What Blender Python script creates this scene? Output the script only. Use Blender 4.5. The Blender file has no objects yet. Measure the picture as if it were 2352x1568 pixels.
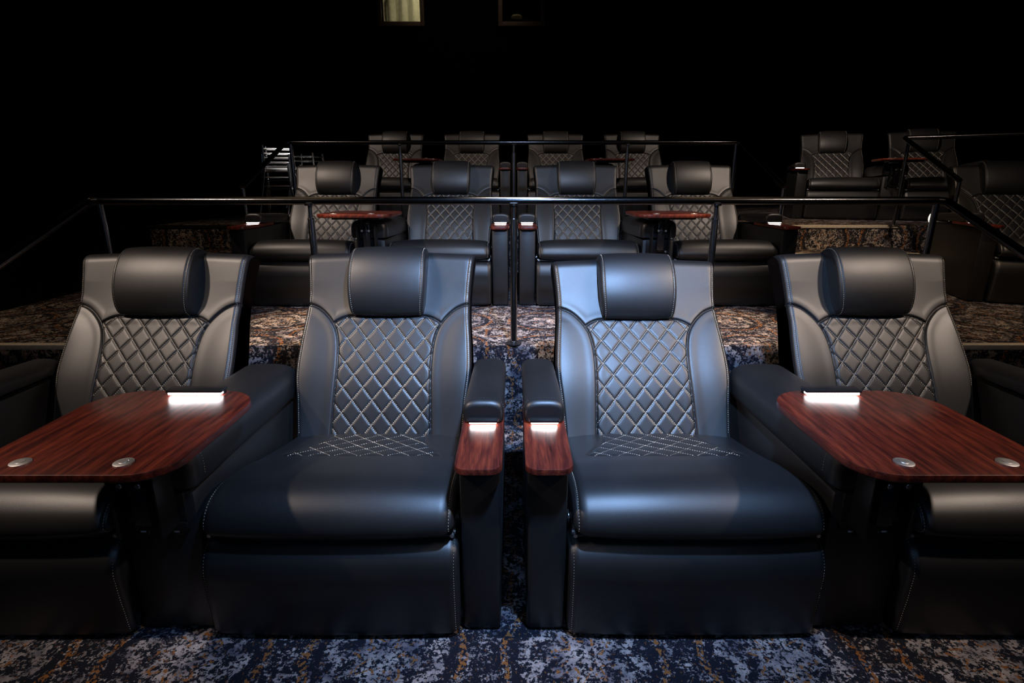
import bpy, bmesh, math, random
import numpy as np
from mathutils import Vector, Matrix
random.seed(4)
S = 1.12                      # design units -> metres
C = bpy.context.scene.collection
SC = bpy.context.scene

# ------------------------------------------------------------------ camera
cam = bpy.data.cameras.new('camera'); co = bpy.data.objects.new('camera', cam); C.objects.link(co)
cam.sensor_width = 36; cam.lens = 1256/2352*36
cam.shift_x = -0.0017
PITCH = math.radians(16.1)
co.location = (0, 0, 1.062*S); co.rotation_euler = (math.radians(90)-PITCH, 0, 0)
cam.clip_start = 0.02
SC.camera = co
# ------------------------------------------------------------------ world
w = bpy.data.worlds.new('world'); SC.world = w; w.use_nodes = True
w.node_tree.nodes['Background'].inputs[0].default_value = (0.25, 0.32, 0.5, 1)
w.node_tree.nodes['Background'].inputs[1].default_value = 0.0
SC.view_settings.view_transform = 'Standard'; SC.view_settings.look = 'None'
SC.view_settings.gamma = 1; SC.view_settings.use_curve_mapping = False
SC.view_settings.exposure = 0.0
# ------------------------------------------------------------------ lights
def spot(name, loc, aim, power, col, angle=70, blend=0.6, rad=0.03):
    l = bpy.data.lights.new(name, 'SPOT'); o = bpy.data.objects.new(name, l); C.objects.link(o)
    o.location = Vector(loc)*S
    d = Vector(aim)-Vector(loc); o.rotation_euler = d.to_track_quat('-Z', 'Y').to_euler()
    l.energy = power; l.color = col; l.spot_size = math.radians(angle); l.spot_blend = blend
    l.shadow_soft_size = rad*S
    return o
COOL = (0.33, 0.56, 1.0); WARM = (1.0, 0.80, 0.66); GOLD = (1.0, 0.66, 0.36)
spot('front_cool_spot', (0.30, 0.72, 2.15), (0.12, 1.74, 0.60), 420, COOL, 74, 1.0, 0.05)
for sx in (-1, 1):
    spot('side_warm_spot', (sx*2.3, 0.85, 2.45), (sx*0.72, 1.80, 0.60), 150, WARM, 62, 0.7, 0.05)
    spot('inner_warm_fill_spot', (sx*1.75, 1.0, 2.5), (sx*0.38, 1.80, 0.56), 130, WARM, 34, 0.9, 0.05)  # added fill, no known fixture; puts warm patches on the inner chairs
    spot('second_row_warm_spot', (sx*2.3, 2.75, 2.75), (sx*0.65, 3.80, 0.95), 120, WARM, 60, 0.8, 0.05)
    spot('third_row_warm_spot', (sx*2.2, 4.7, 3.1), (sx*0.7, 5.85, 1.35), 70, WARM, 56, 0.9, 0.05)
    spot('step_gold_fill_spot', (sx*0.95, 2.62, 3.2), (sx*0.98, 2.64, 0.37), 800, GOLD, 22, 0.6, 0.05)  # added overhead pair, brightens the carpet behind the front row
spot('step_centre_fill_spot', (0.0, 2.62, 3.2), (0.0, 2.64, 0.37), 700, (1.0, 0.78, 0.6), 20, 0.6, 0.05)  # third added downlight, fills the middle of that carpet strip
spot('front_fill_spot', (0.1, -0.6, 1.5), (0.0, 1.2, 0.35), 10, COOL, 100, 1.0, 0.08)
spot('second_row_cool_spot', (0.1, 1.7, 2.6), (0.0, 3.45, 0.7), 170, (.55, .7, 1), 62, 1.0, 0.05)
spot('third_row_centre_fill_spot', (0.0, 4.3, 3.2), (0.0, 5.85, 1.3), 50, WARM, 50, 1.0, 0.05)  # added to lift the centre chairs of the rear row, no known lamp
spot('right_bank_spot', (1.9, 4.2, 3.0), (3.3, 5.7, 1.2), 150, WARM, 56, 0.9, 0.05)
spot('right_near_spot', (2.1, 2.2, 2.8), (3.4, 3.8, 0.9), 60, WARM, 56, 0.9, 0.05)
spot('right_aisle_fill_spot', (2.2, 2.9, 3.0), (2.35, 4.2, 0.6), 260, GOLD, 44, 1.0, 0.05)  # unseen lamp added to brighten the right aisle riser and nosing
spot('left_aisle_fill_spot', (-2.2, 2.9, 3.0), (-2.35, 4.2, 0.6), 35, GOLD, 44, 1.0, 0.05)  # weaker added counterpart for the left aisle riser
spot('left_step_fill_spot', (-2.3, 2.6, 3.0), (-2.4, 2.7, 0.4), 60, GOLD, 44, 1.0, 0.05)  # added, unseen; lifts the carpet at the left platform edge
spot('right_step_fill_spot', (2.5, 2.6, 3.0), (2.6, 2.7, 0.4), 110, GOLD, 44, 1.0, 0.05)  # same kind of added fill for the right platform edge
spot('high_chair_fill_spot', (-1.7, 4.2, 2.9), (-2.08, 5.35, 1.25), 700, (1, .93, .85), 17, 0.8, 0.05)  # added to make the stacked chrome chairs shine, no such lamp known
spot('floor_cool_spot', (0.3, -0.3, 2.6), (0.0, 0.75, 0.0), 9, (0.70, 0.78, 1.0), 54, 1.0, 0.05)
spot('rear_wall_fill_spot', (-0.5, 6.2, 4.9), (-0.7, 8.2, 3.1), 30, (1, .8, .6), 50, 1.0, 0.05)  # weak fill added so the projection window frames stand out

# ------------------------------------------------------------------ materials
class NT:
    def __init__(s, name):
        s.m = bpy.data.materials.new(name); s.m.use_nodes = True
        s.t = s.m.node_tree; s.b = s.t.nodes['Principled BSDF']
    def n(s, typ, **kw):
        x = s.t.nodes.new(typ)
        for k, v in kw.items(): setattr(x, k, v)
        return x
    def l(s, a, b): s.t.links.new(a, b)
    def m_(s, op, a, b=None, c=None):
        x = s.n('ShaderNodeMath', operation=op)
        for i, v in enumerate((a, b, c)):
            if v is None: continue
            if isinstance(v, (int, float)): x.inputs[i].default_value = v
            else: s.l(v, x.inputs[i])
        return x.outputs[0]
    def set(s, **kw):
        for k, v in kw.items():
            k = {'base': 'Base Color', 'rough': 'Roughness', 'metal': 'Metallic', 'spec': 'Specular IOR Level', 'coat': 'Coat Weight', 'coatr': 'Coat Roughness'}[k]
            s.b.inputs[k].default_value = (*v, 1) if isinstance(v, tuple) else v
    def coord(s):
        return s.n('ShaderNodeTexCoord').outputs['Object']
    def noise(s, vec, scale, detail=4, rough=0.5, sc=None):
        if sc:
            mp = s.n('ShaderNodeMapping'); mp.inputs['Scale'].default_value = sc; s.l(vec, mp.inputs[0]); vec = mp.outputs[0]
        x = s.n('ShaderNodeTexNoise'); x.inputs['Scale'].default_value = scale; x.inputs['Detail'].default_value = detail
        x.inputs['Roughness'].default_value = rough; s.l(vec, x.inputs['Vector']); return x.outputs['Fac']
    def bump(s, h, strength=0.2, dist=0.002):
        x = s.n('ShaderNodeBump'); x.inputs['Strength'].default_value = strength; x.inputs['Distance'].default_value = dist
        s.l(h, x.inputs['Height']); s.l(x.outputs[0], s.b.inputs['Normal'])
    def ramp(s, f, stops, interp='LINEAR'):
        x = s.n('ShaderNodeValToRGB'); x.color_ramp.interpolation = interp
        e = x.color_ramp.elements
        while len(e) < len(stops): e.new(0.5)
        for i, (p, c) in enumerate(stops): e[i].position = p; e[i].color = (*c, 1)
        s.l(f, x.inputs[0]); return x.outputs[0]
    def mix(s, f, a, b):
        x = s.n('ShaderNodeMix', data_type='RGBA')
        if isinstance(f, float): x.inputs[0].default_value = f
        else: s.l(f, x.inputs[0])
        for i, v in ((6, a), (7, b)):
            if isinstance(v, tuple): x.inputs[i].default_value = (*v, 1)
            else: s.l(v, x.inputs[i])
        return x.outputs[2]

def simple(name, base, rough=0.5, metal=0.0, spec=0.5, nz=0):
    t = NT(name); t.set(base=base, rough=rough, metal=metal, spec=spec)
    if nz:
        v = t.coord(); n = t.noise(v, nz, 3)
        t.l(t.ramp(n, [(0.3, tuple(c*0.8 for c in base)), (0.7, base)]), t.b.inputs['Base Color'])
    return t.m
def emit(name, col, st):
    t = NT(name); t.set(base=(0.8, 0.8, 0.8), rough=0.5)
    t.b.inputs['Emission Color'].default_value = (*col, 1); t.b.inputs['Emission Strength'].default_value = st
    return t.m
def leather():
    t = NT('black_leather'); v = t.coord()
    big = t.noise(v, 5, 3); fine = t.noise(v, 420, 3, 0.6)
    vo = t.n('ShaderNodeTexVoronoi'); vo.inputs['Scale'].default_value = 620; t.l(v, vo.inputs['Vector'])
    h = t.m_('ADD', t.m_('MULTIPLY', fine, 0.5), t.m_('MULTIPLY', vo.outputs['Distance'], 0.6))
    sc = t.noise(v, 26, 5, 0.7, (1, 6, 1))
    scm = t.m_('MULTIPLY', t.m_('GREATER_THAN', sc, 0.70), 0.5)
    base = t.ramp(big, [(0.3, (0.009, 0.009, 0.010)), (0.7, (0.012, 0.012, 0.013))])
    t.l(base, t.b.inputs['Base Color'])
    t.l(t.m_('ADD', 0.40, t.m_('MULTIPLY', big, 0.10)), t.b.inputs['Roughness'])
    t.set(spec=0.85); t.bump(h, 0.22, 0.0006); return t.m
def wood():
    t = NT('mahogany_laminate'); v = t.coord()
    wv = t.n('ShaderNodeTexWave', wave_type='BANDS', bands_direction='X'); wv.inputs['Scale'].default_value = 7
    wv.inputs['Distortion'].default_value = 9; wv.inputs['Detail'].default_value = 3; wv.inputs['Detail Scale'].default_value = 1.2
    mp = t.n('ShaderNodeMapping'); mp.inputs['Scale'].default_value = (1.6, 0.30, 1.6); mp.inputs['Rotation'].default_value = (0, 0, 0.12)
    t.l(v, mp.inputs[0]); t.l(mp.outputs[0], wv.inputs['Vector'])
    g = t.noise(v, 38, 6, 0.65, (6, 0.45, 6))
    f = t.m_('ADD', t.m_('ADD', t.m_('MULTIPLY', wv.outputs['Fac'], 0.10), t.m_('MULTIPLY', t.noise(v, 7, 4, 0.6, (4, 0.7, 4)), 0.40)), t.m_('MULTIPLY', g, 0.50))
    t.l(t.ramp(f, [(0.32, (0.022, 0.005, 0.004)), (0.44, (0.068, 0.012, 0.009)), (0.56, (0.15, 0.026, 0.014)), (0.70, (0.26, 0.052, 0.022))]), t.b.inputs['Base Color'])
    t.set(rough=0.33, spec=0.45); t.bump(g, 0.12, 0.0005); return t.m
def carpet():
    t = NT('ornament_carpet'); v = t.coord()
    sp = t.n('ShaderNodeSeparateXYZ'); t.l(v, sp.inputs[0])
    wob = t.m_('MULTIPLY', t.m_('SUBTRACT', t.noise(v, 9, 3), 0.5), 0.05)
    x = t.m_('ADD', sp.outputs[0], wob); y = t.m_('ADD', t.m_('SUBTRACT', sp.outputs[1], sp.outputs[2]), wob)
    T = 0.52
    def cell(p, off):
        return t.m_('SUBTRACT', t.m_('FRACT', t.m_('ADD', t.m_('DIVIDE', p, T), off)), 0.5)
    def ring(r, r0, wd):
        return t.m_('LESS_THAN', t.m_('ABSOLUTE', t.m_('SUBTRACT', r, r0)), wd)
    cx, cy = cell(x, 0.15), cell(y, 0.3); dx, dy = cell(x, 0.65), cell(y, 0.8)
    r = t.m_('SQRT', t.m_('ADD', t.m_('MULTIPLY', cx, cx), t.m_('MULTIPLY', cy, cy)))
    sq = t.m_('MAXIMUM', t.m_('ABSOLUTE', dx), t.m_('ABSOLUTE', dy))
    dia = t.m_('ADD', t.m_('ABSOLUTE', dx), t.m_('ABSOLUTE', dy))
    ang = t.m_('ARCTAN2', cy, cx)
    pet = t.m_('MULTIPLY', t.m_('SINE', t.m_('MULTIPLY', ang, 8.0)), 0.035)
    rust = t.m_('MAXIMUM', ring(r, 0.40, 0.018), t.m_('MAXIMUM', ring(sq, 0.135, 0.014), ring(t.m_('ADD', r, pet), 0.12, 0.012)))
    light = t.m_('MAXIMUM', t.m_('LESS_THAN', t.m_('ADD', r, pet), 0.30), t.m_('MAXIMUM', ring(dia, 0.30, 0.05), t.m_('LESS_THAN', sq, 0.09)))
    dark = t.m_('MAXIMUM', ring(t.m_('ADD', r, pet), 0.20, 0.035), ring(r, 0.35, 0.02))
    n1 = t.noise(v, 95, 4, 0.7, (1, 1, 1)); n2 = t.noise(v, 30, 4, 0.7)
    nn = t.m_('ADD', t.m_('MULTIPLY', n1, 0.6), t.m_('MULTIPLY', n2, 0.4))
    th = t.m_('ADD', t.m_('SUBTRACT', 0.525, t.m_('MULTIPLY', light, 0.050)), t.m_('MULTIPLY', dark, 0.045))
    lm = t.m_('MINIMUM', t.m_('MAXIMUM', t.m_('MULTIPLY', t.m_('SUBTRACT', nn, th), 26.0), 0.0), 1.0)
    n3 = t.noise(v, 75, 3, 0.6, (1.3, 1, 1))
    rm = t.m_('MULTIPLY', rust, t.m_('GREATER_THAN', n3, 0.52))
    rm2 = t.m_('GREATER_THAN', n3, 0.63)
    tone = t.noise(v, 14, 3)
    grey = t.ramp(tone, [(0.35, (0.10, 0.10, 0.13)), (0.65, (0.42, 0.39, 0.39))])
    c = t.mix(lm, (0.010, 0.012, 0.020), grey)
    c = t.mix(t.m_('MAXIMUM', rm, t.m_('MULTIPLY', rm2, 0.45)), c, (0.24, 0.10, 0.032))
    t.l(c, t.b.inputs['Base Color']); t.set(rough=0.95, spec=0.1)
    t.bump(t.noise(v, 500, 2), 0.6, 0.003); return t.m

LEATHER = leather(); WOOD = wood(); CARPET = carpet()
THREAD = simple('cream_thread', (0.85, 0.74, 0.56), 0.6)
BLACKMET = simple('gloss_black_metal', (0.02, 0.02, 0.022), 0.22, 0.0, 0.7, 30)
RAILMET = simple('gloss_black_rail', (0.12, 0.12, 0.125), 0.20, 1.0, 0.5, 30)
POSTMET = simple('dark_chrome_post', (0.40, 0.41, 0.44), 0.24, 1.0, 0.5, 40)
CHROME = simple('chrome', (0.95, 0.95, 0.95), 0.42, 1.0)
PORTW = simple('pale_contact', (0.85, 0.85, 0.85), 0.4)
STACKM = simple('polished_chrome', (0.85, 0.85, 0.88), 0.16, 1.0)
LED_OFF = simple('unlit_lens', (0.5, 0.5, 0.5), 0.4)
PLASTIC = simple('black_plastic', (0.012, 0.012, 0.013), 0.38, 0, 0.5, 60)
ALU = simple('brushed_aluminium', (0.7, 0.68, 0.64), 0.45, 0.35, 0.5, 50)
WALL = simple('black_wall_paint', (0.004, 0.004, 0.004), 0.95, 0, 0.05, 8)
FRAMEM = simple('dark_brown_frame', (0.16, 0.11, 0.085), 0.6, 0, 0.4, 30)
CREAM = simple('cream_plaster', (0.55, 0.50, 0.36), 0.9, 0, 0.3, 20)
LED = emit('white_led', (1.0, 0.96, 0.98), 14)
LEDW = emit('warm_marker_led', (1.0, 0.80, 0.55), 5)
g = NT('window_glass'); g.set(base=(0.9, 0.92, 0.9), rough=0.02); g.b.inputs['Transmission Weight'].default_value = 1.0; g.b.inputs['IOR'].default_value = 1.05
GLASS = g.m

# ------------------------------------------------------------------ mesh helpers
def mesh(name, V, F, mat, smooth=True, normals=None, flat_ang=None):
    me = bpy.data.meshes.new(name)
    V = np.asarray(V, float)*S
    me.from_pydata([tuple(v) for v in V], [], [tuple(int(i) for i in f) for f in F])
    me.materials.append(mat)
    if smooth: me.polygons.foreach_set('use_smooth', [True]*len(me.polygons))
    me.update()
    if normals is not None:
        me.normals_split_custom_set_from_vertices([tuple(n) for n in normals])
    elif flat_ang: me.set_sharp_from_angle(angle=math.radians(flat_ang))
    return me
def obj(name, me, parent=None, **props):
    o = bpy.data.objects.new(name, me); C.objects.link(o)
    if parent: o.parent = parent
    for k, v in props.items(): o[k] = v
    return o
def empty(name, loc, rz, label, cat, group=None):
    o = bpy.data.objects.new(name, None); C.objects.link(o); o.empty_display_size = 0.1
    o.location = Vector(loc)*S; o.rotation_euler = (0, 0, rz)
    o['label'] = label; o['category'] = cat
    if group: o['group'] = group
    return o
class G:                                   # geometry collector
    def __init__(s): s.V = []; s.F = []
    def add(s, V, F):
        k = len(s.V); s.V += [tuple(v) for v in V]; s.F += [tuple(i+k for i in f) for f in F]
    def box(s, x0, x1, y0, y1, z0, z1, bev=0.0, seg=2):
        bm = bmesh.new(); bmesh.ops.create_cube(bm, size=1)
        for v in bm.verts:
            v.co = Vector(((x0+x1)/2+v.co.x*(x1-x0), (y0+y1)/2+v.co.y*(y1-y0), (z0+z1)/2+v.co.z*(z1-z0)))
        if bev: bmesh.ops.bevel(bm, geom=bm.edges[:], offset=bev, segments=seg, affect='EDGES', profile=0.5)
        bm.verts.index_update(); s.add([v.co[:] for v in bm.verts], [[v.index for v in f.verts] for f in bm.faces]); bm.free()
    def tube(s, pts, r, n=12, caps=True):
        pts = [Vector(p) for p in pts]; V = []; F = []
        up = None
        for i, p in enumerate(pts):
            d = (pts[min(i+1, len(pts)-1)]-pts[max(i-1, 0)]).normalized()
            if up is None:
                up = d.orthogonal().normalized()
            up = (up-d*up.dot(d)).normalized()
            q = d.cross(up); rr = r[i] if isinstance(r, (list, tuple)) else r
            for k in range(n):
                a = 2*math.pi*k/n; V.append(p+(up*math.cos(a)+q*math.sin(a))*rr)
        for i in range(len(pts)-1):
            for k in range(n):
                F.append((i*n+k, i*n+(k+1) % n, (i+1)*n+(k+1) % n, (i+1)*n+k))
        if caps: F.append(tuple(range(n))[::-1]); F.append(tuple((len(pts)-1)*n+k for k in range(n)))
        s.add(V, F)
    def disc(s, c, axis, r, h, n=20, bev=0.0):
        c = Vector(c); a = Vector(axis).normalized()
        if bev: s.tube([c, c+a*(h-bev), c+a*h], [r, r, r-bev], n)
        else: s.tube([c, c+a*h], r, n)
    def prism(s, poly, z0, z1, bev=0.0):
        n = len(poly); c = np.mean(poly, 0)
        rings = []
        P = np.array(poly)
        def inset(d):
            T = np.roll(P, -1, 0)-np.roll(P, 1, 0); T /= np.linalg.norm(T, axis=1)[:, None]
            N = np.stack([-T[:, 1], T[:, 0]], 1)
            if np.sum((c-P)*N) < 0: N = -N
            return P+N*d
        if bev: lv = [(z0, bev), (z0+bev, 0), (z1-bev, 0), (z1-bev*0.3, bev*0.3), (z1, bev)]
        else: lv = [(z0, 0), (z1, 0)]
        V = []; F = []
        for z, d in lv: V += [(x, y, z) for x, y in inset(d)]
        for i in range(len(lv)-1):
            for k in range(n): F.append((i*n+k, i*n+(k+1) % n, (i+1)*n+(k+1) % n, (i+1)*n+k))
        F.append(tuple(range(n))[::-1]); F.append(tuple((len(lv)-1)*n+k for k in range(n)))
        s.add(V, F)
    def mesh(s, name, mat, smooth=True, ang=35):
        return mesh(name, s.V, s.F, mat, smooth, None, ang)
def spline(P, n=12):
    P = [np.array(p, float) for p in P]; P = [2*P[0]-P[1]]+P+[2*P[-1]-P[-2]]; out = []
    for i in range(1, len(P)-2):
        for k in range(n):
            t = k/n; a, b, c, d = P[i-1:i+3]
            out.append(0.5*((2*b)+(c-a)*t+(2*a-5*b+4*c-d)*t*t+(3*b-a-3*c+d)*t**3))
    out.append(P[-2]); return np.array(out)
def dist_poly(X, Y, P):
    D = np.full(X.shape, 9.0)
    for a, b in zip(P[:-1], P[1:]):
        d = b-a; L = max(1e-12, d@d); t = np.clip(((X-a[0])*d[0]+(Y-a[1])*d[1])/L, 0, 1)
        D = np.minimum(D, np.hypot(X-a[0]-t*d[0], Y-a[1]-t*d[1]))
    return D
def stitches(g, path, fn, ln=0.0050, gap=0.0022, wd=0.0009, lift=0.0008):
    """dashes of thread along a 2D path, laid on the surface fn(p)->(pos, normal)"""
    P = np.array(path, float)
    seg = np.r_[0, np.cumsum(np.linalg.norm(np.diff(P, axis=0), axis=1))]
    s = 0.0
    while s+ln < seg[-1]:
        q = []
        for t in (s, s+ln):
            q.append(np.array([np.interp(t, seg, P[:, k]) for k in range(P.shape[1])]))
        (a, na), (b, nb) = fn(q[0]), fn(q[1])
        n = (na+nb); n /= np.linalg.norm(n); d = b-a; L = np.linalg.norm(d)
        if L > 1e-6:
            d /= L; sd = np.cross(d, n)*wd; up = n*lift*1.6; m = (a+b)/2
            V = [a-sd-n*0.0006, a+sd-n*0.0006, m+sd+up*0.3, m-sd+up*0.3, b-sd-n*0.0006, b+sd-n*0.0006, m+up]
            V = [a-n*0.0008, m-sd+up*0.25, m+up, m+sd+up*0.25, b-n*0.0008]
            V[0] = a+n*0.0003; V[4] = b+n*0.0003
            g.add(V, [(0, 1, 2), (0, 2, 3), (4, 2, 1), (4, 3, 2)])
        s += ln+gap

# ------------------------------------------------------------------ backrest field
BW = spline([(0, .272), (.1, .280), (.2, .290), (.3, .287), (.38, .281), (.46, .279), (.54, .284), (.60, .290), (.64, .293)], 10)
def bw(b): return np.interp(b, BW[:, 0], BW[:, 1])
C1 = spline([(.288, .440), (.266, .437), (.235, .424), (.207, .400), (.184, .370), (.168, .335), (.158, .28), (.155, .2), (.158, .1), (.162, -.02)], 8)
TOPARC = spline([(-.184, .370), (-.15, .389), (-.11, .396), (0, .398), (.11, .396), (.15, .389), (.184, .370)], 8)
C1L = C1*np.array([-1, 1])
DX, DY = 0.0655, 0.083
def panel_w(b):
    o = np.argsort(C1[:, 1]); return np.interp(b, C1[o, 1], C1[o, 0])
def top_b(a): return np.interp(a, TOPARC[:, 0], TOPARC[:, 1])
def in_panel(a, b): return (np.abs(a) < panel_w(b)) & (b < np.where(np.abs(a) <= .184, top_b(a), -1))
def in_wing(a, b): return (b < .44) & (np.abs(a) >= panel_w(b)) & (b < np.interp(np.abs(a), C1[::-1, 0], np.maximum.accumulate(C1[::-1, 1])))
def quilt(a, b, dx, dy, b0):
    u = a/dx+(b-b0)/dy; v = a/dx-(b-b0)/dy
    fu = np.abs(u-np.round(u)); fv = np.abs(v-np.round(v))
    return np.minimum(fu, fv)*2                # 0 on a seam, up to 1 in the middle
def back_h(a, b):
    A = np.abs(a); W = bw(b)
    h = 0.012*np.exp(-((b-.16)/.14)**2) - 0.010*np.exp(-((b-.46)/.14)**2)
    # side bolsters rise a little around the panel
    k = np.clip((A-panel_w(b))/.11, 0, 1); k = k*k*(3-2*k)
    h = h + 0.010*k*np.clip((.50-b)/.12, 0, 1)
    h = h + 0.004*np.clip((A-.12)/.14, 0, 1)**2*np.clip((b-.42)/.1, 0, 1)
    q = quilt(a, b, DX, DY, .398)
    ins = in_panel(a, b)
    h = h + np.where(ins, 0.0030*(1-np.exp(-(q*7.5)**1.2)) - 0.0015, 0)
    D = np.minimum(np.minimum(dist_poly(A, b, C1), dist_poly(a, b, TOPARC)), 1)
    h = h - 0.0070*np.exp(-(D/.0034)**2) + 0.0010*np.exp(-((D-.016)/.012)**2)
    De = W-A; h = h - 0.002*np.exp(-((De-.011)/.003)**2)
    r = .020; x = np.clip((r-De)/r, 0, 1); h = h - r*(1-np.sqrt(np.maximum(0, 1-x*x*0.999)))
    bt = .640-.012*(A/.29)**2
    r = .045; x = np.clip((b-(bt-r))/r, 0, 1); h = h - r*(1-np.sqrt(np.maximum(0, 1-x*x*0.999)))
    return h
BASE = np.array([0, .118, .286]); THICK = .115
GA = np.arange(-.31, .3105, .001); GB = np.arange(-.035, .651, .001)
GH = back_h(*np.meshgrid(GA, GB, indexing='xy'))
def fast_h(a, b):
    x = min(max((a+.31)/.001, 0), len(GA)-1.001); y = min(max((b+.035)/.001, 0), len(GB)-1.001); i = int(x); j = int(y); x -= i; y -= j
    return float((GH[j, i]*(1-x)+GH[j, i+1]*x)*(1-y)+(GH[j+1, i]*(1-x)+GH[j+1, i+1]*x)*y)
class Back:
    def __init__(s, rec):
        a = math.radians(30.5+rec); s.d = np.array([0, math.sin(a), math.cos(a)]); s.n = np.array([0, -math.cos(a), math.sin(a)])
        s.x = np.array([1., 0, 0])
    def pos(s, a, b, h): return BASE+np.multiply.outer(a, s.x)+np.multiply.outer(b, s.d)+np.multiply.outer(h, s.n)
    def surf(s, q):
        e = .0015; f = lambda a, b: BASE+a*s.x+b*s.d+fast_h(a, b)*s.n
        p = f(q[0], q[1]); t = f(q[0]+e, q[1])-f(q[0]-e, q[1]); u = f(q[0], q[1]+e)-f(q[0], q[1]-e)
        n = np.cross(t, u); n /= np.linalg.norm(n); 
        if n@s.n < 0: n = -n
        return p, n
def make_back(rec):
    B = Back(rec); NA, NB = 271, 290
    th = np.linspace(-1, 1, NA); us = np.sign(th)*(1-(1-np.abs(th))**1.35)*1.0
    bs = np.concatenate([np.linspace(-.03, .59, NB-24), .59+.05*np.sin(np.linspace(0, math.pi/2, 25))[1:]])
    Bm, Um = np.meshgrid(bs, us, indexing='ij')
    bt = .640-.012*Um**2
    Bm = np.where(Bm > .55, .55+(Bm-.55)*(bt-.55)/(.640-.55), Bm)
    Am = Um*bw(Bm); H = back_h(Am, Bm)
    P = B.pos(Am, Bm, H); nb, na = P.shape[:2]
    # normals
    dA = np.gradient(P, axis=1); dB = np.gradient(P, axis=0); N = np.cross(dA, dB); N /= np.linalg.norm(N, axis=2)[..., None]+1e-12
    if (N[150, 130]@B.n) < 0: N = -N
    V = P.reshape(-1, 3); NN = N.reshape(-1, 3)
    idx = np.arange(nb*na).reshape(nb, na)
    Q = np.stack([idx[:-1, :-1], idx[:-1, 1:], idx[1:, 1:], idx[1:, :-1]], -1).reshape(-1, 4)
    ca = ((Am[:-1, :-1]+Am[1:, 1:])/2).ravel(); cb = ((Bm[:-1, :-1]+Bm[1:, 1:])/2).ravel()
    ip = in_panel(ca, cb); iw = in_wing(ca, cb)
    def sub(mask, name):
        F = Q[mask]; u, inv = np.unique(F, return_inverse=True); F = inv.reshape(F.shape)
        return mesh(name, V[u], F, LEATHER, True, NN[u])
    out = {'quilted_panel': sub(ip, 'quilted_panel'), 'bolster_l': sub(iw & (ca < 0) & ~ip, 'side_bolster'), 'bolster_r': sub(iw & (ca > 0) & ~ip, 'side_bolster')}
    # yoke + shell
    mask = ~ip & ~iw
    F = [tuple(f) for f in Q[mask]]
    loop = list(idx[0, :])+list(idx[1:, -1])+list(idx[-1, -2::-1])+list(idx[-2:0:-1, 0])
    k0 = len(V); L = len(loop)
    V2 = list(V); N2 = list(NN)
    cpt = B.pos(0, .3, 0)
    for lev, (dep, ins) in enumerate([(0, 0), (.035, 0.0), (THICK-.02, 0.0), (THICK, .02)]):
        for i in loop:
            p = V[i]; hh = (p-BASE)@B.n
            q = p-B.n*(hh+dep) if lev else p
            if lev and dep < .04: q = p-B.n*max(.02, hh+dep)
            o = q-cpt; o = o-B.n*(o@B.n); o /= np.linalg.norm(o)
            q = q-o*ins
            V2.append(q); N2.append(o if lev < 3 else (o-B.n)/1.414)
    for lev in range(3):
        for k in range(L):
            a = k0+lev*L+k; b = k0+lev*L+(k+1) % L; F.append((a, b, b+L, a+L))
    F.append(tuple(k0+3*L+k for k in range(L)))
    u, inv = np.unique(np.concatenate([np.array(f) for f in F]), return_inverse=True)
    mp = dict(zip(u.tolist(), range(len(u))))
    F = [tuple(mp[int(i)] for i in f) for f in F]
    out['backrest'] = mesh('backrest', np.array(V2)[u], F, LEATHER, True, np.array(N2)[u])
    # stitching: lattice and both edges
    g = G()
    for sgn in (1, -1):
        for k in range(-12, 13):
            # line a/DX + sgn*(b-.398)/DY = k
            run = []
            for b in np.linspace(-.0, .398, 150):
                a = DX*(k-sgn*(b-.398)/DY)
                if in_panel(np.array([a]), np.array([b]))[0] and abs(a) < panel_w(b)-.002: run.append((a, b))
                elif run:
                    if len(run) > 2: stitches(g, run, B.surf, 0.0052, 0.0014, 0.0013, 0.0014)
                    run = []
            if len(run) > 2: stitches(g, run, B.surf, 0.0052, 0.0014, 0.0013, 0.0014)
    for sg in (-1, 1):
        e = [(sg*(float(bw(b))-.011), b) for b in np.linspace(.0, .60, 60)]
        stitches(g, e, B.surf, 0.0048, 0.0022, 0.0008)
    out['stitching'] = g.mesh('stitching', THREAD, False)
    # headrest
    prof = spline([(.398, -.01), (.402, .014), (.425, .034), (.47, .050), (.53, .056), (.585, .048), (.622, .027), (.640, -.004), (.642, -.045), (.628, -.10), (.58, -.122)], 7)
    cen = np.array([.52, -.04]); hw = .131
    T = np.gradient(prof, axis=0); T /= np.linalg.norm(T, axis=1)[:, None]; NP = np.stack([-T[:, 1], T[:, 0]], 1)
    sg = np.sign(np.sum((prof-cen)*NP, 1)); NP = NP*sg[:, None]
    def hr(p, s, off=0.0):
        i = p; b = np.interp(i, range(len(prof)), prof[:, 0]); h = np.interp(i, range(len(prof)), prof[:, 1])
        nb_ = np.interp(i, range(len(prof)), NP[:, 0]); nh = np.interp(i, range(len(prof)), NP[:, 1])
        fade = 1.0
        e = abs(s); r = .016/hw; x = max(0, (e-(1-r))/r); ins = .016*(1-math.sqrt(max(0, 1-x*x*.999)))
        bul = .006*(1-e**2.5)
        sm = .0025*math.exp(-((e-(1-.010/hw))/.020)**2*1.0) if False else 0.0025*math.exp(-(((1-e)*hw-.012)/.0025)**2)
        o = bul-ins-sm+off
        wob = hw*(1-.06*((b-.52)/.13)**2 if b < .52 else 1)
        return B.pos(s*wob, b+nb_*o, h+nh*o)
    ss = np.r_[np.linspace(-1, -.86, 14), np.linspace(-.84, .84, 33), np.linspace(.86, 1, 14)]
    V = []; F = []; n = len(ss); m = len(prof)
    for i in range(m):
        for s_ in ss: V.append(hr(i, s_))
    for i in range(m-1):
        for k in range(n-1): F.append((i*n+k, i*n+k+1, (i+1)*n+k+1, (i+1)*n+k))
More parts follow.
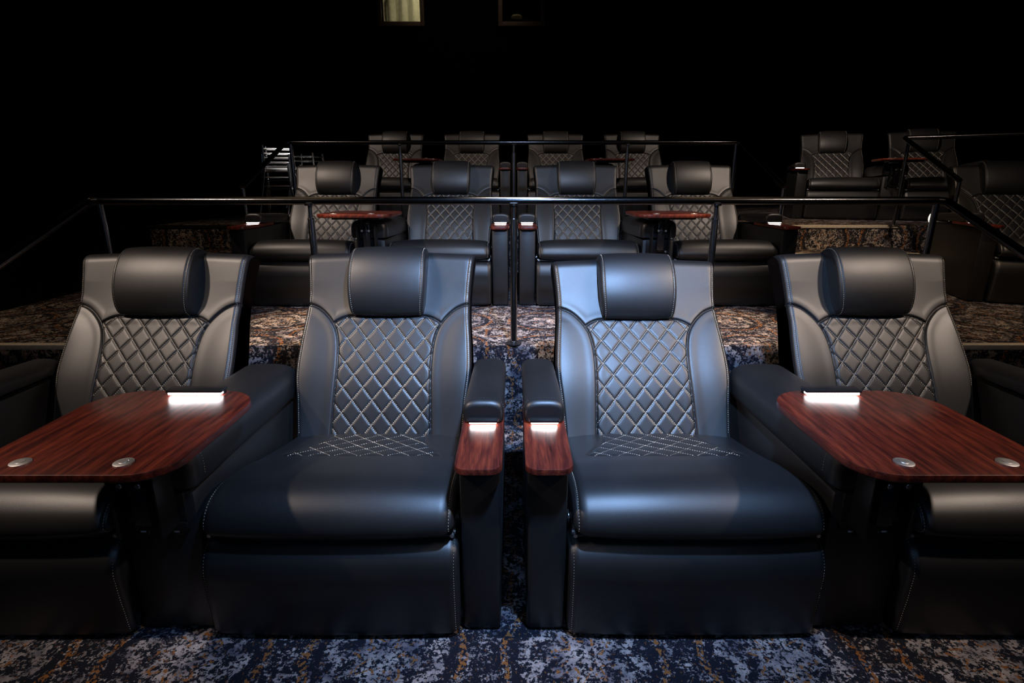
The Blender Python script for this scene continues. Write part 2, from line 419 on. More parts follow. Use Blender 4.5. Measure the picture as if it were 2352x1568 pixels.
    # side cheeks down to the back plane
    for sd in (0, n-1):
        c = len(V); V.append(B.pos((-1 if sd == 0 else 1)*hw*.97, .52, -.04))
        cx = []
        for i in range(m):
            p = V[i*n+sd]; V.append(p+(V[c]-p)*0.25+B.x*(-.004 if sd == 0 else .004)); cx.append(len(V)-1)
        for i in range(m-1):
            F.append((i*n+sd, (i+1)*n+sd, cx[i+1], cx[i])); F.append((cx[i], cx[i+1], c))
    bm = bmesh.new(); bv = [bm.verts.new(v) for v in V]
    for f in F:
        try: bm.faces.new([bv[i] for i in f])
        except Exception: pass
    bmesh.ops.recalc_face_normals(bm, faces=bm.faces); bm.verts.index_update()
    out['headrest'] = mesh('headrest', [v.co[:] for v in bm.verts], [[v.index for v in f.verts] for f in bm.faces], LEATHER, True, None, 70); bm.free()
    g = G()
    for s_ in (-1, 1):
        path = [(i, s_*(1-.012/hw)) for i in np.linspace(0, m*0.80, 90)]
        # stitch in real length: resample
        pts = [hr(i, s) for i, s in path]; L = np.r_[0, np.cumsum([np.linalg.norm(pts[k+1]-pts[k]) for k in range(len(pts)-1)])]
        def fn(q, path=path, L=L, s_=s_):
            i = np.interp(q[0], L, [p[0] for p in path]); p = hr(i, path[0][1]); p2 = hr(i, path[0][1], .01); nn = (p2-p); return p, nn/np.linalg.norm(nn)
        stitches(g, [(l, 0) for l in L], fn, 0.0048, 0.0022, 0.0008, 0.0016)
    out['headrest_stitching'] = g.mesh('stitching', THREAD, False)
    return out

# ------------------------------------------------------------------ lofted cushions (profile in y,z swept across x)
def cushion(name, prof, hw, rnd=.03, groove=.010, crown=.008, hfun=None, NS=64, stitch_rng=None, hw_fun=None):
    P = spline(prof, 9); m = len(P)
    T = np.gradient(P, axis=0); T /= np.linalg.norm(T, axis=1)[:, None]; N = np.stack([-T[:, 1], T[:, 0]], 1)
    c = P.mean(0); 
    if np.sum((P-c)*N) < 0: N = -N
    def f(i, s, off=0.0):
        y = np.interp(i, range(m), P[:, 0]); z = np.interp(i, range(m), P[:, 1]); ny = np.interp(i, range(m), N[:, 0]); nz = np.interp(i, range(m), N[:, 1])
        W = hw if hw_fun is None else hw_fun(y, z)
        x = s*W; e = W-abs(x); k = max(0, min(1, (rnd-e)/rnd)); ins = rnd*(1-math.sqrt(max(0, 1-k*k*.999)))
        sm = .003*math.exp(-((e-groove)/.0028)**2)
        o = crown*(1-abs(s)**3)-ins*0.8-sm+off
        if hfun: o += hfun(x, y, z)
        return np.array([x, y+ny*o, z+nz*o])
    q = np.linspace(-1, 1, NS); ss = np.sign(q)*(1-(1-np.abs(q))**1.6)
    V = [f(i, s) for i in range(m) for s in ss]; F = []
    for i in range(m-1):
        for k in range(NS-1): F.append((i*NS+k, i*NS+k+1, (i+1)*NS+k+1, (i+1)*NS+k))
    for sd in (0, NS-1): F.append(tuple(i*NS+sd for i in range(m)))
    F.append(tuple(range(NS))); F.append(tuple((m-1)*NS+k for k in range(NS)))
    bm = bmesh.new(); bv = [bm.verts.new(v) for v in V]
    for fc in F:
        try: bm.faces.new([bv[i] for i in fc])
        except Exception: pass
    bmesh.ops.recalc_face_normals(bm, faces=bm.faces); bm.verts.index_update()
    me = mesh(name, [v.co[:] for v in bm.verts], [[v.index for v in fc.verts] for fc in bm.faces], LEATHER, True, None, 60); bm.free()
    g = G()
    if stitch_rng:
        for s_ in (-1, 1):
            ii = np.linspace(stitch_rng[0]*(m-1), stitch_rng[1]*(m-1), 100)
            def sv(i):
                y = np.interp(i, range(m), P[:, 0]); z = np.interp(i, range(m), P[:, 1]); W = hw if hw_fun is None else hw_fun(y, z)
                return s_*(1-groove/W)
            pts = [f(i, sv(i)) for i in ii]; L = np.r_[0, np.cumsum([np.linalg.norm(pts[k+1]-pts[k]) for k in range(99)])]
            def fn(q_):
                i = np.interp(q_[0], L, ii); p = f(i, sv(i)); n = f(i, sv(i), .01)-p; return p, n/np.linalg.norm(n)
            stitches(g, [(l, 0) for l in L], fn, 0.0048, 0.0022, 0.0008, 0.0016)
    return me, g, f, P

# seat
SQ = spline([(.150, .13), (.150, .06), (.168, .0), (.205, -.075), (.222, -.118)], 8)      # (x half width, y) of the quilted patch
def seat_pw(y):
    o = np.argsort(SQ[:, 1]); return float(np.interp(y, SQ[o, 1], SQ[o, 0]))
SFRONT = spline([(-.222, -.118), (-.15, -.134), (0, -.142), (.15, -.134), (.222, -.118)], 8)
def seat_in(x, y): return abs(x) < seat_pw(y) and y > np.interp(x, SFRONT[:, 0], SFRONT[:, 1]) and y < .13
SDX, SDY = .074, .080
def seat_h(x, y, z):
    if z < .26 or y < -.3: return 0.0
    D = 1.0
    if y > -.16:
        q = float(quilt(np.array([x]), np.array([y]), SDX, SDY, -.14)[0])
        if seat_in(x, y): D = 0.0035*(1-math.exp(-q*4))-.002
        else: D = 0.0
        return D - .004*math.exp(-(min(abs(abs(x)-seat_pw(y)) if y > -.12 else 1, abs(y-np.interp(x, SFRONT[:, 0], SFRONT[:, 1])) if abs(x) < .222 else 1)/.004)**2)
    return 0.0
seat_prof = [(.20, .262), (.14, .270), (.08, .280), (.03, .290), (-.03, .303), (-.08, .315), (-.14, .330), (-.20, .348), (-.26, .360), (-.32, .368), (-.37, .362), (-.405, .340), (-.422, .312), (-.420, .292), (-.395, .277), (-.34, .273)]
seat_me, sg_, seat_f, seatP = cushion('seat', seat_prof, .292, .034, .012, .012, seat_h, 150, (0.50, 0.97))
def seat_surf(q):
    i = np.interp(-q[1], -seatP[:60*3, 0], range(len(seatP[:60*3]))) if False else np.interp(-q[1], -seatP[:90, 0], np.arange(90))
    p = seat_f(i, q[0]/.292); n = seat_f(i, q[0]/.292, .01)-p; return p, n/np.linalg.norm(n)
for sgn in (1, -1):
    for k in range(-12, 13):
        run = []
        for y in np.linspace(-.16, .125, 110):
            x = SDX*(k-sgn*(y+.14)/SDY)
            if seat_in(x, y): run.append((x, y))
            elif run:
                if len(run) > 2: stitches(sg_, run, seat_surf, .0055, .0018, .0009, .0012)
                run = []
        if len(run) > 2: stitches(sg_, run, seat_surf, .0055, .0018, .0009, .0012)
seat_stitch = sg_.mesh('stitching', THREAD, False)
foot_prof = [(-.33, .258), (-.36, .261), (-.388, .257), (-.412, .243), (-.428, .218), (-.435, .188), (-.434, .16), (-.432, .12), (-.428, .08), (-.425, .045), (-.42, .015), (-.40, .008)]
foot_me, fg_, _, _ = cushion('footrest', foot_prof, .300, .022, .010, .006, None, 60, (0.10, 0.97))
foot_stitch = fg_.mesh('stitching', THREAD, False)

# arm pieces for side +1 (mirrored by sx)
def mirror(g, sx):
    if sx < 0:
        g.V = [(-x, y, z) for x, y, z in g.V]; g.F = [f[::-1] for f in g.F]
    return g
def pad_geo(x0, x1, y0, y1, z0, z1, rz, front_r=.02, seam=.028, rise=0.0, n=40):
    """padded arm: rounded-top section swept along y, with a seam near the front"""
    g = G(); cx = (x0+x1)/2; hw = (x1-x0)/2; V = []; F = []
    ys = np.r_[y0+front_r*(1-np.cos(np.linspace(0, math.pi/2, 9))), np.linspace(y0+front_r+.004, y1, 46)]
    def sec(y, k, off=0.0):
        u = (y-y0)/front_r; ins = 0 if u >= 1 else front_r*.85*(1-math.sqrt(max(0, 1-(1-u)**2)))
        ins += .0022*math.exp(-((y-y0-seam)/.0028)**2)
        a = math.pi*(-0.12)+k*math.pi*1.24
        ex = 0.60
        c, s = math.cos(a), math.sin(a)
        X = math.copysign(abs(c)**ex, c); Z = math.copysign(abs(s)**(ex+.08), s)
        zc = z0+(z1-z0)*.40
        bul = 1+.0
        z = zc+(z1-zc-ins+off)*Z if Z > 0 else zc+(zc-z0)*Z*1.5
        return np.array([cx+(hw-ins*.8+off)*X, y, max(z0, z+rise*(y-y0)/(y1-y0))])
    for y in ys:
        for k in range(n): V.append(sec(y, k/(n-1)))
    for i in range(len(ys)-1):
        for k in range(n): F.append((i*n+k, i*n+(k+1) % n, (i+1)*n+(k+1) % n, (i+1)*n+k))
    F.append(tuple(range(n))); F.append(tuple((len(ys)-1)*n+k for k in range(n)))
    bm = bmesh.new(); bv = [bm.verts.new(v) for v in V]
    for fc in F:
        try: bm.faces.new([bv[i] for i in fc])
        except Exception: pass
    bmesh.ops.recalc_face_normals(bm, faces=bm.faces); bm.verts.index_update()
    g.add([v.co[:] for v in bm.verts], [[v.index for v in fc.verts] for fc in bm.faces]); bm.free()
    st = G(); kk = np.linspace(.06, .94, 120); pts = [sec(y0+seam, k) for k in kk]
    L = np.r_[0, np.cumsum([np.linalg.norm(pts[i+1]-pts[i]) for i in range(119)])]
    def fn(q):
        k = np.interp(q[0], L, kk); p = sec(y0+seam, k); nn = sec(y0+seam, k, .01)-p; return p, nn/(np.linalg.norm(nn)+1e-9)
    stitches(st, [(l, 0) for l in L], fn, .0046, .0022, .0008, .0016)
    return g, st
def rounded(x0, x1, y0, y1, rf, rb, n=10):
    """plan outline; rf radius at y0 (front), rb at y1 (rear)"""
    P = []
    for cx, cy, r, a0 in ((x1-rf, y0+rf, rf, -90), (x1-rb, y1-rb, rb, 0), (x0+rb, y1-rb, rb, 90), (x0+rf, y0+rf, rf, 180)):
        for k in range(n+1):
            a = math.radians(a0+90*k/n); P.append((cx+r*math.cos(a), cy+r*math.sin(a)))
    out = [P[0]]
    for p in P[1:]:
        if math.hypot(p[0]-out[-1][0], p[1]-out[-1][1]) > 1e-5: out.append(p)
    return out
ARM = {}
for sx in (-1, 1):
    d = {}
    g = G(); g.box(.306, .398, -.398, .26, .003, .442, .010); d['arm_panel'] = mirror(g, sx).mesh('arm_panel', LEATHER)
    g, st = pad_geo(.296, .404, -.185, .24, .458, .522, .03, .02, .028, -.022)
    d['arm_pad'] = mirror(g, sx).mesh('arm_pad', LEATHER, True, 60); d['arm_pad_st'] = mirror(st, sx).mesh('stitching', THREAD, False)
    g = G(); g.prism(rounded(.296, .404, -.425, -.02, .030, .006), .442, .459, .003); d['arm_tray'] = mirror(g, sx).mesh('arm_tray', WOOD)
    g = G(); g.box(.312, .388, -.203, -.172, .4685, .476, .0025); g.box(.314, .386, -.180, -.172, .4595, .470, .001); d['lamp'] = mirror(g, sx).mesh('reading_lamp', PLASTIC)
    g = G(); g.box(.315, .385, -.1995, -.184, .4640, .4683, .001); d['lens'] = mirror(g, sx).mesh('lamp_lens', LED)
    g = G(); g.disc((.2935, -.33, .275), (1, 0, 0), .020, .006, 24, .002); g.disc((.2995, -.33, .275), (1, 0, 0), .011, .005, 18, .001)
    d['cap'] = mirror(g, sx).mesh('hinge_cap', BLACKMET)
    g = G(); g.disc((.268, .40, .60), (1, 0, 0), .030, .016, 24, .004); g.tube([(.262, .40, .60), (.262, .36, .56)], .007, 10)
    d['aisle'] = mirror(g, sx).mesh('marker_lamp', BLACKMET)
    ARM[sx] = d
g = G(); g.box(-.285, .285, -.33, .23, .045, .252, .008); g.box(-.26, .26, -.30, .36, .003, .05, .004); g.box(-.24, .24, .12, .30, .20, .258, .006)
BASE_ME = g.mesh('base_frame', PLASTIC)
HINGE_ME = {}
for s in (-1, 1):
    g = G(); g.tube([(s*.285, -.395, .268), (s*.285, -.30, .268)], .005, 8); g.disc((s*.292, -.375, .268), (-s, 0, 0), .007, .006, 12)
    HINGE_ME[s] = g.mesh('hinge_bolt', CHROME)
g = G(); g.tube([(-.28, -.392, .2675), (.28, -.392, .2675)], .0045, 10); PIPE_ME = g.mesh('seat_piping', LEATHER)

BACKS = {r: make_back(r) for r in (0.0, -1.5, 3.5)}
def area(name, parent, loc, rot, sx_, sy_, power, col=(1, .97, .98)):
    l = bpy.data.lights.new(name, 'AREA'); l.shape = 'RECTANGLE'; l.size = sx_*S; l.size_y = sy_*S; l.energy = power; l.color = col
    o = bpy.data.objects.new(name, l); C.objects.link(o); o.parent = parent; o.location = Vector(loc)*S; o.rotation_euler = rot; return o
def chair(x, y, z, rz, armside, label, group, rec=0.0, lit=1.0, aisle=False, marker=None):
    TS = dict(label='cream thread stitching', kind='stuff')
    t = empty('recliner', (x, y, z), rz, label, 'recliner chair', group)
    B = BACKS[rec]
    b = obj('backrest', B['backrest'], t)
    obj('quilted_panel', B['quilted_panel'], b); obj('side_bolster', B['bolster_l'], b); obj('side_bolster', B['bolster_r'], b)
    obj('stitching', B['stitching'], b, **TS)
    h = obj('headrest', B['headrest'], t); obj('stitching', B['headrest_stitching'], h, **TS)
    s = obj('seat', seat_me, t); obj('stitching', seat_stitch, s, **TS); obj('piping', PIPE_ME, s)
    f = obj('footrest', foot_me, t); obj('stitching', foot_stitch, f, **TS)
    obj('base_frame', BASE_ME, t); [obj('hinge_bolt', HINGE_ME[q], t, label='chrome hinge bolt') for q in (-1, 1)]
    d = ARM[armside]
    obj('arm_panel', d['arm_panel'], t)
    p = obj('arm_pad', d['arm_pad'], t); obj('stitching', d['arm_pad_st'], p, **TS)
    obj('arm_tray', d['arm_tray'], t, label='small mahogany tray in front of the arm pad')
    l = obj('reading_lamp', d['lamp'], t); q = obj('lamp_lens', d['lens'], l)
    if lit > .12: q['label'] = 'glowing white lens'
    else: q.material_slots[0].link = 'OBJECT'; q.material_slots[0].material = LED_OFF
    obj('hinge_cap', d['cap'], t)
    if marker:
        m = obj('marker_lamp', MARK['housing'], t); m.location = Vector(marker)*S; m.rotation_euler = (0, 0, -rz*.5)
        obj('marker_lens', MARK['lens'], m, label='glowing oval lens')
        m2 = obj('marker_bracket', MARK['bracket'], t); m2.location = Vector(marker)*S
        l = bpy.data.lights.new('marker_glow', 'SPOT'); l.energy = .5; l.color = (1, .7, .4); l.spot_size = 1.6; l.shadow_soft_size = .01
        o = bpy.data.objects.new('marker_glow', l); C.objects.link(o); o.parent = t; o.location = (Vector(marker)+Vector((-.05, -.02, .07)))*S; o.rotation_euler = (0, math.radians(20), 0)
    if aisle: obj('marker_lamp', d['aisle'], t, label='round black lamp hood on the aisle side')
    if lit > .12: area('tray_light', t, (armside*.35, -.196, .4625), (math.radians(-28), 0, 0), .066, .010, 0.075*lit)
    return t

MARK = {}
P = [(0.030*math.cos(a), 0.048*math.sin(a)) for a in np.linspace(0, 2*math.pi, 24, endpoint=False)]
V = [(0.0, a, b) for a, b in P]+[(-.012, a, b) for a, b in P]; F = [tuple(range(24)), tuple(range(47, 23, -1))]+[(i, (i+1) % 24, 24+(i+1) % 24, 24+i) for i in range(24)]
V = [(x*.7-y*.7, x*.7+y*.7, z) for x, y, z in V]; MARK['housing'] = mesh('marker_lamp', V, F, BLACKMET, False)
V = [(-.0125, a*.85, b*.85) for a, b in P]+[(-.015, a*.75, b*.75) for a, b in P]; V = [(x*.7-y*.7, x*.7+y*.7, z) for x, y, z in V]
MARK['lens'] = mesh('marker_lens', V, F, LEDW, False)
g = G(); g.tube([(0, 0, 0), (.08, .03, 0)], .008, 10); MARK['bracket'] = g.mesh('marker_bracket', BLACKMET)
# table console between two chairs
g, st = pad_geo(-.102, .102, -.402, .24, .385, .500, .03, .03, .05, -.018, 48)
CON = {'pad': g.mesh('arm_pad', LEATHER, True, 60), 'pad_st': st.mesh('stitching', THREAD, False)}
g = G(); g.box(-.090, .090, -.392, .26, .003, .384, .010); CON['panel'] = g.mesh('front_panel', LEATHER)
def console(x, y, z, rz, sx, label, group, lit=1.0, lamp=True):
    TS = dict(label='cream thread stitching', kind='stuff')
    t = empty('table_console', (x, y, z), rz, label, 'console', group)
    obj('console_body', CON['panel'], t)
    p = obj('arm_pad', CON['pad'], t); obj('stitching', CON['pad_st'], p, **TS)
    k = 'B%d' % sx
    if k not in CON:
        g = G(); g.box(-.052, -.046, -.46, -.392, .305, .470, .002); g.box(.046, .052, -.46, -.392, .305, .470, .002); g.box(-.070, .070, -.400, -.392, .300, .384, .001)
        g.prism([(-.07, -.405), (.07, -.405), (.07, -.392), (-.07, -.392)], .29, .31)
        CON[k+'a'] = g.mesh('bracket', PLASTIC, False)
        g = G(); g.tube([(0, -.425, .325), (0, -.44, .45), (sx*.02, -.42, .505)], .014, 12); g.box(-.020, .020, -.445, -.420, .33, .495, .004); CON[k+'b'] = g.mesh('swing_arm', BLACKMET)
        ox = sx*.04
        g = G(); g.prism([(ox+sx*0+p_[0], p_[1]) for p_ in rounded(-.205, .205, -.580, -.138, .085, .110, 14)], .516, .534, .0035); CON[k+'t'] = g.mesh('tabletop', WOOD)
        g = G(); g.box(ox-.13, ox+.13, -.50, -.34, .503, .516, .003); CON[k+'p'] = g.mesh('mounting_plate', PLASTIC)
        g = G(); g.box(-.072, .072, -.185, -.150, .5435, .5515, .003); g.box(-.068, .068, -.165, -.150, .534, .545, .001); CON[k+'h'] = g.mesh('reading_lamp', PLASTIC)
        g = G(); g.box(-.068, .068, -.182, -.1655, .5375, .5433, .001); CON[k+'e'] = g.mesh('lamp_lens', LED)
        for q, bx in enumerate((ox-sx*.098, ox+sx*.105)):
            g = G(); g.tube([(bx, -.533, .534), (bx, -.533, .5365), (bx, -.533, .5375)], [.0185, .0185, .016], 28); g.tube([(bx, -.533, .5375), (bx, -.533, .5385)], [.009, .008], 20)
            CON[k+'c%d' % q] = g.mesh('chrome_button', CHROME)
        CON[k] = 1
        g = G()
        CON[k+'s'] = []
        for bx, by, bz in ((-.043, -.400, .318), (.043, -.400, .318), (-.020, -.460, .44), (.020, -.460, .44)):
            g = G(); g.disc((bx, by, bz), (0, -1, 0), .006, .004, 12, .001); CON[k+'s'].append(g.mesh('screw', CHROME))
    tt = obj('tabletop', CON[k+'t'], t, label='mahogany tabletop with rounded corners')
    obj('mounting_plate', CON[k+'p'], tt)
    if lamp: obj('reading_lamp', CON[k+'h'], tt); obj('lamp_lens', CON[k+'e'], tt, label='glowing white lens')
    obj('button', CON[k+'c0'], tt, label='round chrome button'); obj('button', CON[k+'c1'], tt, label='round chrome button')
    obj('bracket', CON[k+'a'], t); obj('swing_arm', CON[k+'b'], t)
    for q in range(4): obj('screw', CON[k+'s'][q], t)
    for ux in (-.039, .039):
        if 'usb' not in CON:
            g = G(); g.disc((0, -.391, .283), (0, -1, 0), .0135, .005, 26, .0015); CON['usb'] = g.mesh('usb_port', BLACKMET)
            g = G(); g.box(-.0065, .0065, -.3975, -.396, .2835, .2865, .0003); g.box(-.006, .006, -.3975, -.396, .2805, .2825, .0003); CON['slot'] = g.mesh('port_slot', PORTW)
        u = obj('usb_port', CON['usb'], t); u.location = (ux*S, 0, 0); obj('port_slot', CON['slot'], u)
    if lamp: area('table_light', t, (0, -.180, .5380), (math.radians(-38), 0, 0), .13, .007, 0.10*lit)
    return t

# ------------------------------------------------------------------ setting
def struct(name, g, mat, smooth=False, **kw):
    o = obj(name, g.mesh(name, mat, smooth), None, kind='structure')
    for k, v in kw.items(): o[k] = v
    return o
RS, RZ = 2.05, .37            # row spacing, row rise
E2, E3 = 2.335, 4.43          # platform edges
XL, XR, YB, ZC = -2.9, 8.0, 8.2, 5.2
g = G(); g.box(XL, XR, -4.5, E2, -.1, 0); struct('floor', g, CARPET, label='ornamental carpet floor of the front row')
g = G(); g.box(XL, XR, E2, E3, -.1, RZ, .006); struct('platform_middle', g, CARPET, label='carpeted platform under the middle row')
g = G(); g.box(XL, XR, E3, YB, -.1, 2*RZ, .006); struct('platform_upper', g, CARPET, label='carpeted platform under the rear row')
n = 0
def aisle_step(x0, x1, y, z):
    g = G(); g.box(x0, x1, y-.30, y, z-.1, z, .004); struct('step', g, CARPET, label='carpeted half step in the aisle')
for x0, x1 in ((XL, -1.84), (1.86, 3.05)):
    for y, z in ((E2, RZ/2), (E3, RZ+RZ/2)):
        g = G(); g.box(x0, x1, y-.30, y, z-RZ/2, z, .004); struct('step', g, CARPET, label='carpeted half step in the aisle')
    for y, z in ((E2, RZ), (E3, 2*RZ), (E2-.30, RZ/2), (E3-.30, RZ*1.5)):
        if x0 < 0 and y > 4: mm = BLACKMET
        else: mm = ALU
        n += 1; g = G(); g.box(x0, x1, y-.008, y+.030, z-.018, z+.004, .002)
        struct('trim_%d' % n, g, mm, label='metal stair nosing along a step edge')
g = G(); g.box(XL-.1, XL, -4.5, YB, -.1, ZC); struct('wall_left', g, WALL, label='black side wall on the left')
g = G(); g.box(XR, XR+.1, -4.5, YB, -.1, ZC); struct('wall_right', g, WALL, label='black side wall on the right')
g = G(); g.box(XL-.1, XR+.1, -4.6, -4.5, -.1, ZC); struct('wall_front', g, WALL, label='black wall behind the camera')
g = G(); g.box(XL-.1, XR+.1, -4.6, YB+.1, ZC, ZC+.1); struct('ceiling', g, WALL, label='black ceiling')
W1 = (-1.755, -1.245, 3.135, 3.62); W2 = (-.15, .365, 3.135, 3.62)
g = G()
g.box(XL-.1, XR+.1, YB, YB+.1, -.1, W1[2]); g.box(XL-.1, XR+.1, YB, YB+.1, W1[3], ZC)
g.box(XL-.1, W1[0], YB, YB+.1, W1[2], W1[3]); g.box(W1[1], W2[0], YB, YB+.1, W1[2], W1[3]); g.box(W2[1], XR+.1, YB, YB+.1, W1[2], W1[3])
struct('wall_back', g, WALL, label='black rear wall with two projection windows')
for i, (a, b, c_, d_) in enumerate((W1, W2)):
    g = G(); e = .055
    g.box(a-e, a, YB-.03, YB+.12, c_-e, d_+e, .004); g.box(b, b+e, YB-.03, YB+.12, c_-e, d_+e, .004)
    g.box(a, b, YB-.03, YB+.12, c_-e, c_, .004); g.box(a, b, YB-.03, YB+.12, d_, d_+e, .004)
    o = struct('window_%d' % (i+1), g, FRAMEM, label=('projection window with pale lit room behind, left one', 'dark projection window with projector behind, right one')[i])
    g = G(); g.box(a, b, YB+.05, YB+.056, c_, d_); obj('pane', g.mesh('pane', GLASS, False), o)
# booth behind the wall
g = G(); g.box(-2.6, -.6, YB+.9, YB+.95, 2.3, 4.0); struct('wall_booth', g, CREAM, label='cream rear wall of the projection booth')
bo = empty('curtain', (-1.5, YB+.86, 2.7), 0, 'pale curtain hanging behind the lit left projection window', 'curtain')
V = []; F = []; nn_ = 60
for k in range(nn_):
    x = -.6+1.2*k/(nn_-1); yy = .035*math.sin(k*.75)+.02*math.sin(k*.31+1)
    V += [(x, yy, 0), (x, yy+.01, .95), (x, yy+.012, 0), (x, yy+.022, .95)]
for k in range(nn_-1): F += [(4*k, 4*k+4, 4*k+5, 4*k+1), (4*k+2, 4*k+3, 4*k+7, 4*k+6), (4*k+1, 4*k+5, 4*k+7, 4*k+3)]
obj('cloth', mesh('cloth', V, F, CREAM), bo)
l = area('booth_light', None, (-1.2, YB+.45, 3.95), (math.radians(18), 0, 0), .3, .2, 4.0, (1, .93, .66))
g = G(); g.box(.4, .45, YB+.15, YB+.9, 2.3, 4.0); g.box(-.6, -.55, YB+.15, YB+.9, 2.3, 4.0); struct('wall_partition', g, WALL, label='dark partition inside the booth')
pr = empty('projector', (.1, YB+.45, 2.95), 0, 'dark projector standing behind the right projection window', 'projector')
g = G(); g.box(-.2, .22, -.2, .3, 0, .29, .015); obj('body', g.mesh('body', PLASTIC), pr)
g = G(); g.tube([(-.06, -.1, .29), (-.06, -.1, .33), (-.06, -.1, .355), (-.06, -.1, .36)], [.085, .083, .06, .02], 24); obj('dome', g.mesh('dome', CREAM), pr, label='cream rounded cap')
g = G(); g.disc((-.135, -.2, .2), (0, -1, 0), .006, .004, 10); obj('indicator', g.mesh('indicator', emit('blue_indicator', (.2, .5, 1), .5)), pr, label='tiny blue indicator light')
area('projector_top_light', None, (.1, YB+.25, 3.9), (math.radians(-10), 0, 0), .1, .1, .3, (1, .8, .5))  # area lamp above the projector, aimed down
for xx in (): pass

# ------------------------------------------------------------------ chairs
XC = (-1.22, -.43, .43, 1.22)
rows = ['front', 'middle', 'rear']
pos = ['leftmost of the four', 'second from the left of the four', 'third from the left of the four', 'rightmost of the four']
desc = {
 (0, 0): 'black quilted recliner at far left of the front row, behind the left mahogany table',
 (0, 1): 'black quilted recliner in the front row, left of the narrow middle gap',
 (0, 2): 'black quilted recliner in the front row, right of the middle gap, reclined slightly lower',
 (0, 3): 'black quilted recliner at far right of the front row, behind the right mahogany table',
 (1, 0): 'black quilted recliner in the middle row, leftmost, its lit tray over the left aisle',
 (1, 1): 'black quilted recliner in the middle row, directly left of the central railing post',
 (1, 2): 'black quilted recliner in the middle row, directly right of the central railing post',
 (1, 3): 'black quilted recliner in the middle row, rightmost of its block of four beside the aisle',
 (2, 0): 'small distant recliner in the rear row, leftmost of its block of four',
 (2, 1): 'small distant recliner in the rear row, second from the left of its block',
 (2, 2): 'small distant recliner in the rear row, third from the left of its block',
 (2, 3): 'small distant recliner in the rear row, rightmost of its block of four'}
for r in range(3):
    for i, x in enumerate(XC):
        chair(x, 1.5+RS*r, RZ*r, 0, -1 if i in (0, 2) else 1, desc[(r, i)], '%s row recliners' % rows[r],
              rec=[-1.5, -1.5, 3.5, -1.5][i] if r == 0 else 0.0, lit=(1, .55, .10)[r], aisle=i in (0, 3))
    for i, x in enumerate((-.825, .825)):
        console(x, 1.5+RS*r, RZ*r, 0, -1 if i == 0 else 1,
                'padded console with swing-out mahogany table in the %s row, %s of the middle gap' % (rows[r], 'left' if i == 0 else 'right'), 'table consoles', lit=1, lamp=r == 0)
A2, A3 = math.radians(-16), math.radians(-18)
chair(3.25, 3.55, RZ, A2, -1, 'dim recliner at the right edge of the picture, across the aisle beside the stair rail', 'recliners across the right aisle', lit=.3, marker=(-.33, .46, .45))
chair(3.15, 5.60, 2*RZ, A3, -1, 'dim recliner in the rear row across the right aisle, nearest the aisle', 'recliners across the right aisle', lit=.15, marker=(-.33, .46, .30))
chair(3.15+.79*math.cos(A3), 5.60+.79*math.sin(A3), 2*RZ, A3, 1, 'barely lit recliner in the rear row, far right behind the dark railing', 'recliners across the right aisle', lit=.0)
console(3.15+.395*math.cos(A3), 5.60+.395*math.sin(A3), 2*RZ, A3, 1, 'dim console with mahogany table in the rear row across the right aisle', 'table consoles', lamp=False)

# ------------------------------------------------------------------ railings
RR = .0165
def post(t, x, y, z0, z1, sleeve=True, flange=True):
    g = G()
    if sleeve:
        zs = z1-.075
        g.tube([(x, y, z0+.004), (x, y, zs), (x, y, zs+.004)], [.0145, .0145, .011], 16)
    else: g.tube([(x, y, z0+.004), (x, y, z1-.008)], .0125, 16)
    p = obj('post', g.mesh('post', POSTMET), t)
    if sleeve:
        g = G(); g.tube([(x, y, zs), (x, y, z1-.012)], .0085, 12); g.tube([(x, y, z1-.020), (x, y, z1-.011)], [.02, .022], 14); obj('pin', g.mesh('pin', POSTMET), p)
    if flange:
        g = G(); g.tube([(x, y, z0+.0005), (x, y, z0+.006), (x, y, z0+.012), (x, y, z0+.016)], [.036, .036, .026, .017], 22); obj('flange', g.mesh('flange', BLACKMET), p)
def arc(p, q, r_, n=6):
    return [tuple(np.array(p)*(1-k/n)+np.array(q)*k/n) for k in range(n+1)]
def bend(pts, r=.05, n=6):
    out = [Vector(pts[0])]
    for a, b, c in zip(pts[:-2], pts[1:-1], pts[2:]):
        a, b, c = map(Vector, (a, b, c)); p = b+(a-b).normalized()*r; q = b+(c-b).normalized()*r
        for k in range(n+1):
            t = k/n; out.append(p*(1-t)**2+b*2*t*(1-t)+q*t*t)
    out.append(Vector(pts[-1])); return out
def railing(y, zf, xl, xr, mids, label):
    t = empty('railing', ((xl+xr)/2, y, zf), 0, label, 'railing', 'guard railings')
    o = np.array([(xl+xr)/2, y, zf]); zt = .623
    L = lambda x, yy, z: (x-o[0], yy-o[1], z-o[2])
    g = G(); g.tube([L(xl+.02, y, zf+zt), L(xr-.02, y, zf+zt)], RR, 18); obj('top_rail', g.mesh('top_rail', RAILMET), t)
    for sx, x in ((-1, xl), (1, xr)):
        g = G(); g.tube(bend([L(x-sx*.02, y, zf+zt), L(x+sx*.012, y-.012, zf+zt-.003), L(x+sx*.012, y-.80, zf+zt-.325)], .012), RR, 16)
        obj('stair_rail', g.mesh('stair_rail', RAILMET), t)
        post(t, x-o[0]+sx*.0-sx*.02, .0, 0, zt, False)
        post(t, x-o[0]+sx*.012, -.79, -RZ if True else 0, zt-.325, False)
        g = G(); 
    for m_ in mids: post(t, m_-o[0], 0, 0, zt)
railing(E2+.025, RZ, -1.755, 1.79, (-.855, 0.0, .85), 'long black tube railing with chrome posts behind the front row')
railing(E3-.0, 2*RZ, -1.725, 1.72, (-.87, 0.0, .87), 'black tube railing with posts behind the middle row')
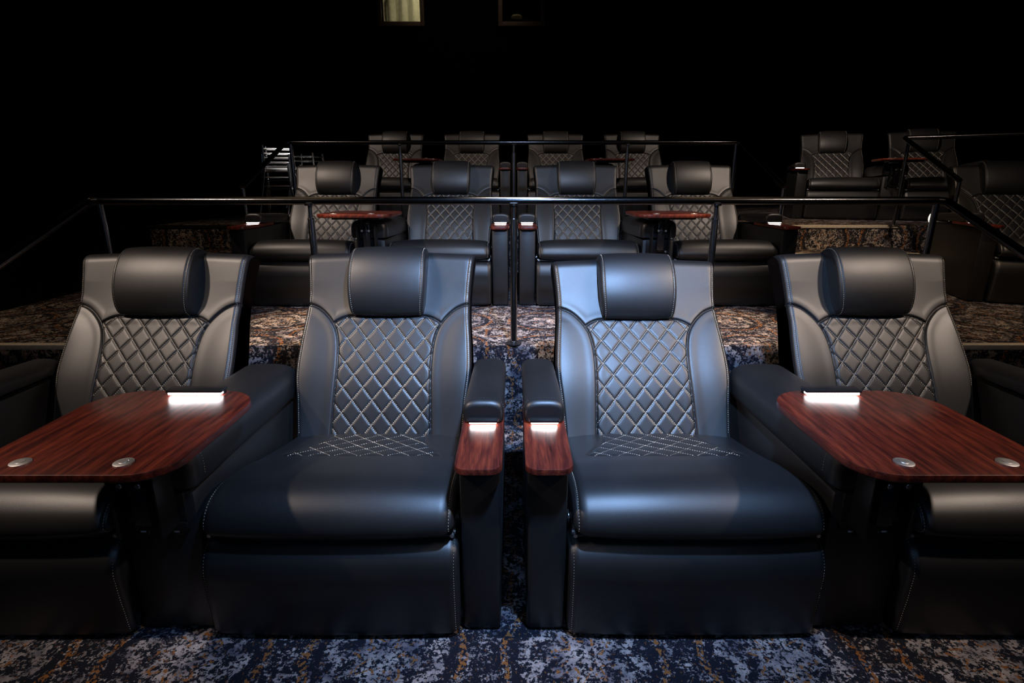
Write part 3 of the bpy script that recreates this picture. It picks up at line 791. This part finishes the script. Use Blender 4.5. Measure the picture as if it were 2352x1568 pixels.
# angled railing of the right bank
t = empty('railing', (2.93, 4.36, 2*RZ), math.radians(-30), 'angled black railing across the right aisle, running out of the picture', 'railing', 'guard railings')
g = G(); g.tube([(0, 0, .65), (2.4, 0, .65)], RR, 16); obj('top_rail', g.mesh('top_rail', RAILMET), t)
ra = math.radians(30); dn = Vector((math.sin(ra)*.0, -1, 0)); dl = Matrix.Rotation(ra, 3, 'Z') @ Vector((.03, -.58, 0))
g = G(); g.tube(bend([(.03, 0, .65), (0, 0, .65), (dl.x, dl.y, .34)], .012), RR, 16); obj('stair_rail', g.mesh('stair_rail', RAILMET), t)
post(t, 0.03, .0, 0, .65, False); post(t, 1.2, 0.0, 0, .65, False); post(t, dl.x, dl.y+.01, -RZ, .34, False)

# ------------------------------------------------------------------ stacked high chairs, left rear
def highchair_parts(t, z, k):
    g = G(); h = .50; a, b = .17, .12
    for sx in (-1, 1):
        for sy in (-1, 1):
            g = G(); g.tube([(sx*a, sy*a, z), (sx*b, sy*b*.8, z+h*.6), (sx*b*.94, sy*b*.75, z+h)], .010, 10); obj('leg', g.mesh('leg', STACKM), t)
    for zz, q in ((.47, .115), (.43, .118), (.30, .122)):
        for sy in (-1, 1):
            g = G(); g.tube([(-q, sy*q*.78, z+zz), (q, sy*q*.78, z+zz)], .006, 8); obj('rung', g.mesh('rung', STACKM), t)
        for sx in (-1, 1):
            g = G(); g.tube([(sx*q, -q*.78, z+zz), (sx*q, q*.78, z+zz)], .006, 8); obj('rung', g.mesh('rung', STACKM), t)
    g = G(); g.box(-.105, .105, -.08, .08, z+.27, z+.282, .003); obj('seat', g.mesh('seat', PLASTIC), t)
labs = ['bottom chrome high chair of the nested stack behind the railing corner at left', 'second chrome high chair up in the nested stack at left', 'top chrome high chair of the nested stack at left']
for k in range(3):
    t = empty('high_chair', (-2.16+.01*k, 5.25, 2*RZ+.075*k), math.radians(8+4*k), labs[k], 'high chair', 'stacked chrome high chairs'); highchair_parts(t, 0, k)
labs = ['bottom chrome high chair of the shorter stack behind the left middle-row recliner', 'top chrome high chair of the shorter stack behind the left middle-row recliner']
for k in range(2):
    t = empty('high_chair', (-2.00+.01*k, 5.55, 2*RZ+.10*k), math.radians(-6-5*k), labs[k], 'high chair', 'stacked chrome high chairs'); highchair_parts(t, 0, k)
